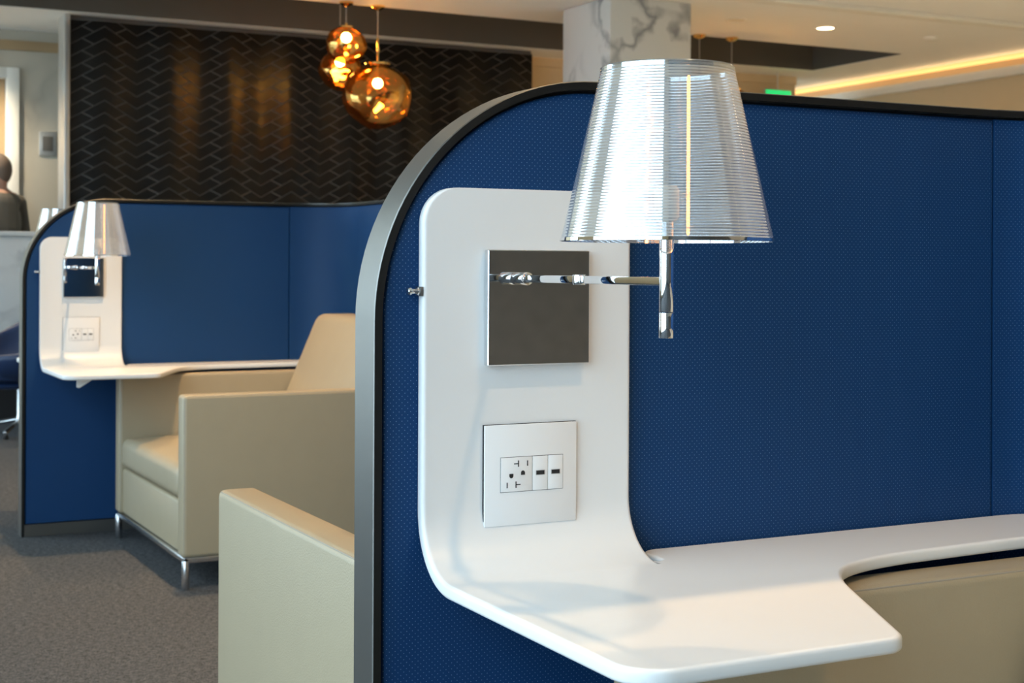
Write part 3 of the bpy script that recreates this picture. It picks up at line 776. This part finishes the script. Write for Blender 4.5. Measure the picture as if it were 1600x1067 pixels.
def swivel_chair(loc, rz, label):
    e = empty('swivel_chair', loc, label, 'lounge chair', None, rz)
    # shell: a scooped bucket, low arms in front, tall behind (+x is the back)
    bm = bmesh.new(); nt_, nr = 40, 9; grid = []
    for i in range(nt_+1):
        a = -PI*.80+2*PI*.80*i/nt_
        back = .5+.5*math.cos(a); h = .50+.36*back**2.2
        row = []
        for j in range(nr+1):
            t = j/nr; rad = .16+.24*math.sin(t*PI/2)**.8+.06*t*back
            z = .335+(h-.335)*t**1.5
            row.append(bm.verts.new((rad*math.cos(a)+.05*t*back, rad*1.06*math.sin(a), z)))
        grid.append(row)
    for i in range(nt_):
        for j in range(nr): bm.faces.new((grid[i][j], grid[i+1][j], grid[i+1][j+1], grid[i][j+1]))
    sh = finish(bm, 'shell', 'navy', e, 80)
    md = sh.modifiers.new('thickness', 'SOLIDIFY'); md.thickness = .045; md.offset = 0
    bm = bmesh.new(); lathe(bm, [(.0001, .33), (.22, .335), (.29, .345), (.315, .365), (.305, .395), (.26, .415), (.0001, .425)], 40, 'Z', (-.06, 0, 0)); finish(bm, 'seat_cushion', 'navy', e, 80)
    bm = bmesh.new(); lathe(bm, [(.0001, .285), (.20, .29), (.27, .30), (.28, .315), (.26, .33), (.0001, .332)], 40, 'Z', (-.04, 0, 0)); finish(bm, 'seat_pan', 'navy', e, 80)
    bm = bmesh.new(); lathe(bm, [(.035, .07), (.028, .12), (.028, .285)], 24); finish(bm, 'post', 'chrome_satin', e, 40)
    for k in range(4):
        a = PI/4+k*PI/2; bm = bmesh.new()
        cyl(bm, (.02*math.cos(a), .02*math.sin(a), .09), (.32*math.cos(a), .32*math.sin(a), .035), .014, 14, .003)
        lg = finish(bm, 'leg', 'chrome_satin', e, 40)
        bm = bmesh.new(); lathe(bm, [(.016, 0), (.018, .004), (.018, .014), (.010, .03)], 16, 'Z', (.305*math.cos(a), .305*math.sin(a), 0)); finish(bm, 'foot', 'core', lg, 40)
    return e
swivel_chair((1.42, 9.45, 0), .35, 'navy upholstered swivel lounge chair in front of the marble counter')

# ---- person seen from behind, standing behind the counter
def person(loc, rz, label):
    H = 1.80
    bm = bmesh.new()
    def cap(p, q, r0, r1, seg=16, n=6):
        p, q = Vector(p), Vector(q); d = q-p; L = d.length
        prof = [(r0*math.sin(PI/2*k/n), -r0*math.cos(PI/2*k/n)) for k in range(1, n+1)] + [(r1*math.cos(PI/2*k/n), L+r1*math.sin(PI/2*k/n)) for k in range(0, n)]
        tmp = bmesh.new(); lathe(tmp, prof, seg)
        m = Matrix.Translation(p) @ Vector((0, 0, 1)).rotation_difference(d.normalized()).to_matrix().to_4x4()
        bmesh.ops.transform(tmp, matrix=m, verts=tmp.verts)
        me = bpy.data.meshes.new('t'); tmp.to_mesh(me); tmp.free(); bm.from_mesh(me); bpy.data.meshes.remove(me)
    def blob(c, s):
        tmp = bmesh.new(); bmesh.ops.create_uvsphere(tmp, u_segments=24, v_segments=16, radius=1)
        for v in tmp.verts: v.co = Vector((v.co.x*s[0], v.co.y*s[1], v.co.z*s[2]))+Vector(c)
        me = bpy.data.meshes.new('t'); tmp.to_mesh(me); tmp.free(); bm.from_mesh(me); bpy.data.meshes.remove(me)
    # faces +y ; x is across the shoulders
    blob((0, -.005, 1.685), (.076, .098, .115)); blob((0, .035, 1.635), (.058, .065, .075)); blob((0, .05, 1.60), (.035, .04, .03))   # skull, face, chin
    blob((0, .098, 1.665), (.014, .020, .024)); blob((0, .092, 1.622), (.026, .010, .007))                                   # nose, lips
    for s in (-1, 1):
        blob((s*.077, .005, 1.67), (.010, .020, .032)); blob((s*.032, .083, 1.695), (.013, .010, .009))                      # ears, eyes
    cap((0, -.01, 1.50), (0, -.005, 1.60), .060, .055)
    cap((-.125, -.01, 1.475), (.125, -.01, 1.475), .066, .066); cap((0, 0, 1.30), (0, -.01, 1.44), .150, .130); blob((0, .0, 1.32), (.195, .125, .20)); blob((0, 0, 1.10), (.172, .115, .20)); blob((0, -.005, .96), (.178, .122, .13))
    for s in (-1, 1):
        sh, el, wr_ = (s*.195, -.01, 1.465), (s*.245, -.03, 1.19), (s*.245, .05, .94)
        cap(sh, el, .060, .047); cap(el, wr_, .046, .033)
        pm = (s*.245, .075, .865); cap(wr_, pm, .028, .034)
        for k, (dx_, ln) in enumerate(((-.026, .070), (-.009, .078), (.009, .072), (.026, .055))):
            b0 = (s*.245+.3*dx_, .072+dx_*.8, .845); b1 = (b0[0], b0[1]+.012, .845-ln*.55); b2 = (b0[0], b0[1]+.002, .845-ln)
            cap(b0, b1, .0092, .0088, 10, 4); cap(b1, b2, .0088, .0075, 10, 4)
        cap((s*.238, .10, .895), (s*.228, .122, .865), .011, .010, 10, 4); cap((s*.228, .122, .865), (s*.226, .126, .838), .0095, .008, 10, 4)
        cap((s*.092, 0, .93), (s*.105, .01, .50), .092, .064); cap((s*.105, .01, .50), (s*.11, -.015, .10), .062, .044)
        cap((s*.11, -.035, .045), (s*.12, .15, .038), .042, .036)
    m, nt, p = newmat('person_skin_and_clothes')
    tc = N(nt, 'ShaderNodeTexCoord'); sp = N(nt, 'ShaderNodeSeparateXYZ'); nt.links.new(tc.outputs['Object'], sp.inputs[0])
    skin, hair, jack, trou, shoe = (.38, .20, .13, 1), (.10, .065, .045, 1), (.10, .082, .062, 1), (.035, .035, .040, 1), (.012, .010, .009, 1)
    def gt(sock, v):
        n = N(nt, 'ShaderNodeMath', operation='GREATER_THAN'); nt.links.new(sock, n.inputs[0]); n.inputs[1].default_value = v; return n.outputs[0]
    def mul(a, b):
        n = N(nt, 'ShaderNodeMath', operation='MULTIPLY'); nt.links.new(a, n.inputs[0]); nt.links.new(b, n.inputs[1]); return n.outputs[0]
    def inv(a):
        n = N(nt, 'ShaderNodeMath', operation='SUBTRACT'); n.inputs[0].default_value = 1; nt.links.new(a, n.inputs[1]); return n.outputs[0]
    def mix(f, a, b):
        n = N(nt, 'ShaderNodeMixRGB'); nt.links.new(f, n.inputs[0])
        for i, c in ((1, a), (2, b)):
            if isinstance(c, tuple): n.inputs[i].default_value = c
            else: nt.links.new(c, n.inputs[i])
        return n.outputs[0]
    z, y, x = sp.outputs['Z'], sp.outputs['Y'], sp.outputs['X']
    c = mix(gt(z, .085), shoe, trou); c = mix(gt(z, .90), c, jack)
    ab = N(nt, 'ShaderNodeMath', operation='ABSOLUTE'); nt.links.new(x, ab.inputs[0]); arm = gt(ab.outputs[0], .20)
    c = mix(mul(arm, mul(gt(z, .70), inv(gt(z, .935)))), c, skin); c = mix(mul(arm, gt(z, .935)), c, jack)
    c = mix(gt(z, 1.525), c, skin)
    # hair: back and top of the skull
    a2 = N(nt, 'ShaderNodeMath', operation='MULTIPLY_ADD'); nt.links.new(y, a2.inputs[0]); a2.inputs[1].default_value = -1.3; nt.links.new(z, a2.inputs[2])
    c = mix(gt(a2.outputs[0], 1.70), c, hair)
    nt.links.new(c, p.inputs['Base Color']); p.inputs['Roughness'].default_value = .75
    o = finish(bm, 'person', m, None, 0)
    rm = o.modifiers.new('merge', 'REMESH'); rm.mode = 'VOXEL'; rm.voxel_size = .0065; rm.use_smooth_shade = True
    sm = o.modifiers.new('soften', 'SMOOTH'); sm.iterations = 4; sm.factor = .5
    o.location = loc; o.rotation_euler = (0, 0, rz)
    return tag(o, label, 'person')
person((1.435, 10.60, 0), .75, 'person standing in a brown jacket, back turned, behind the marble counter')
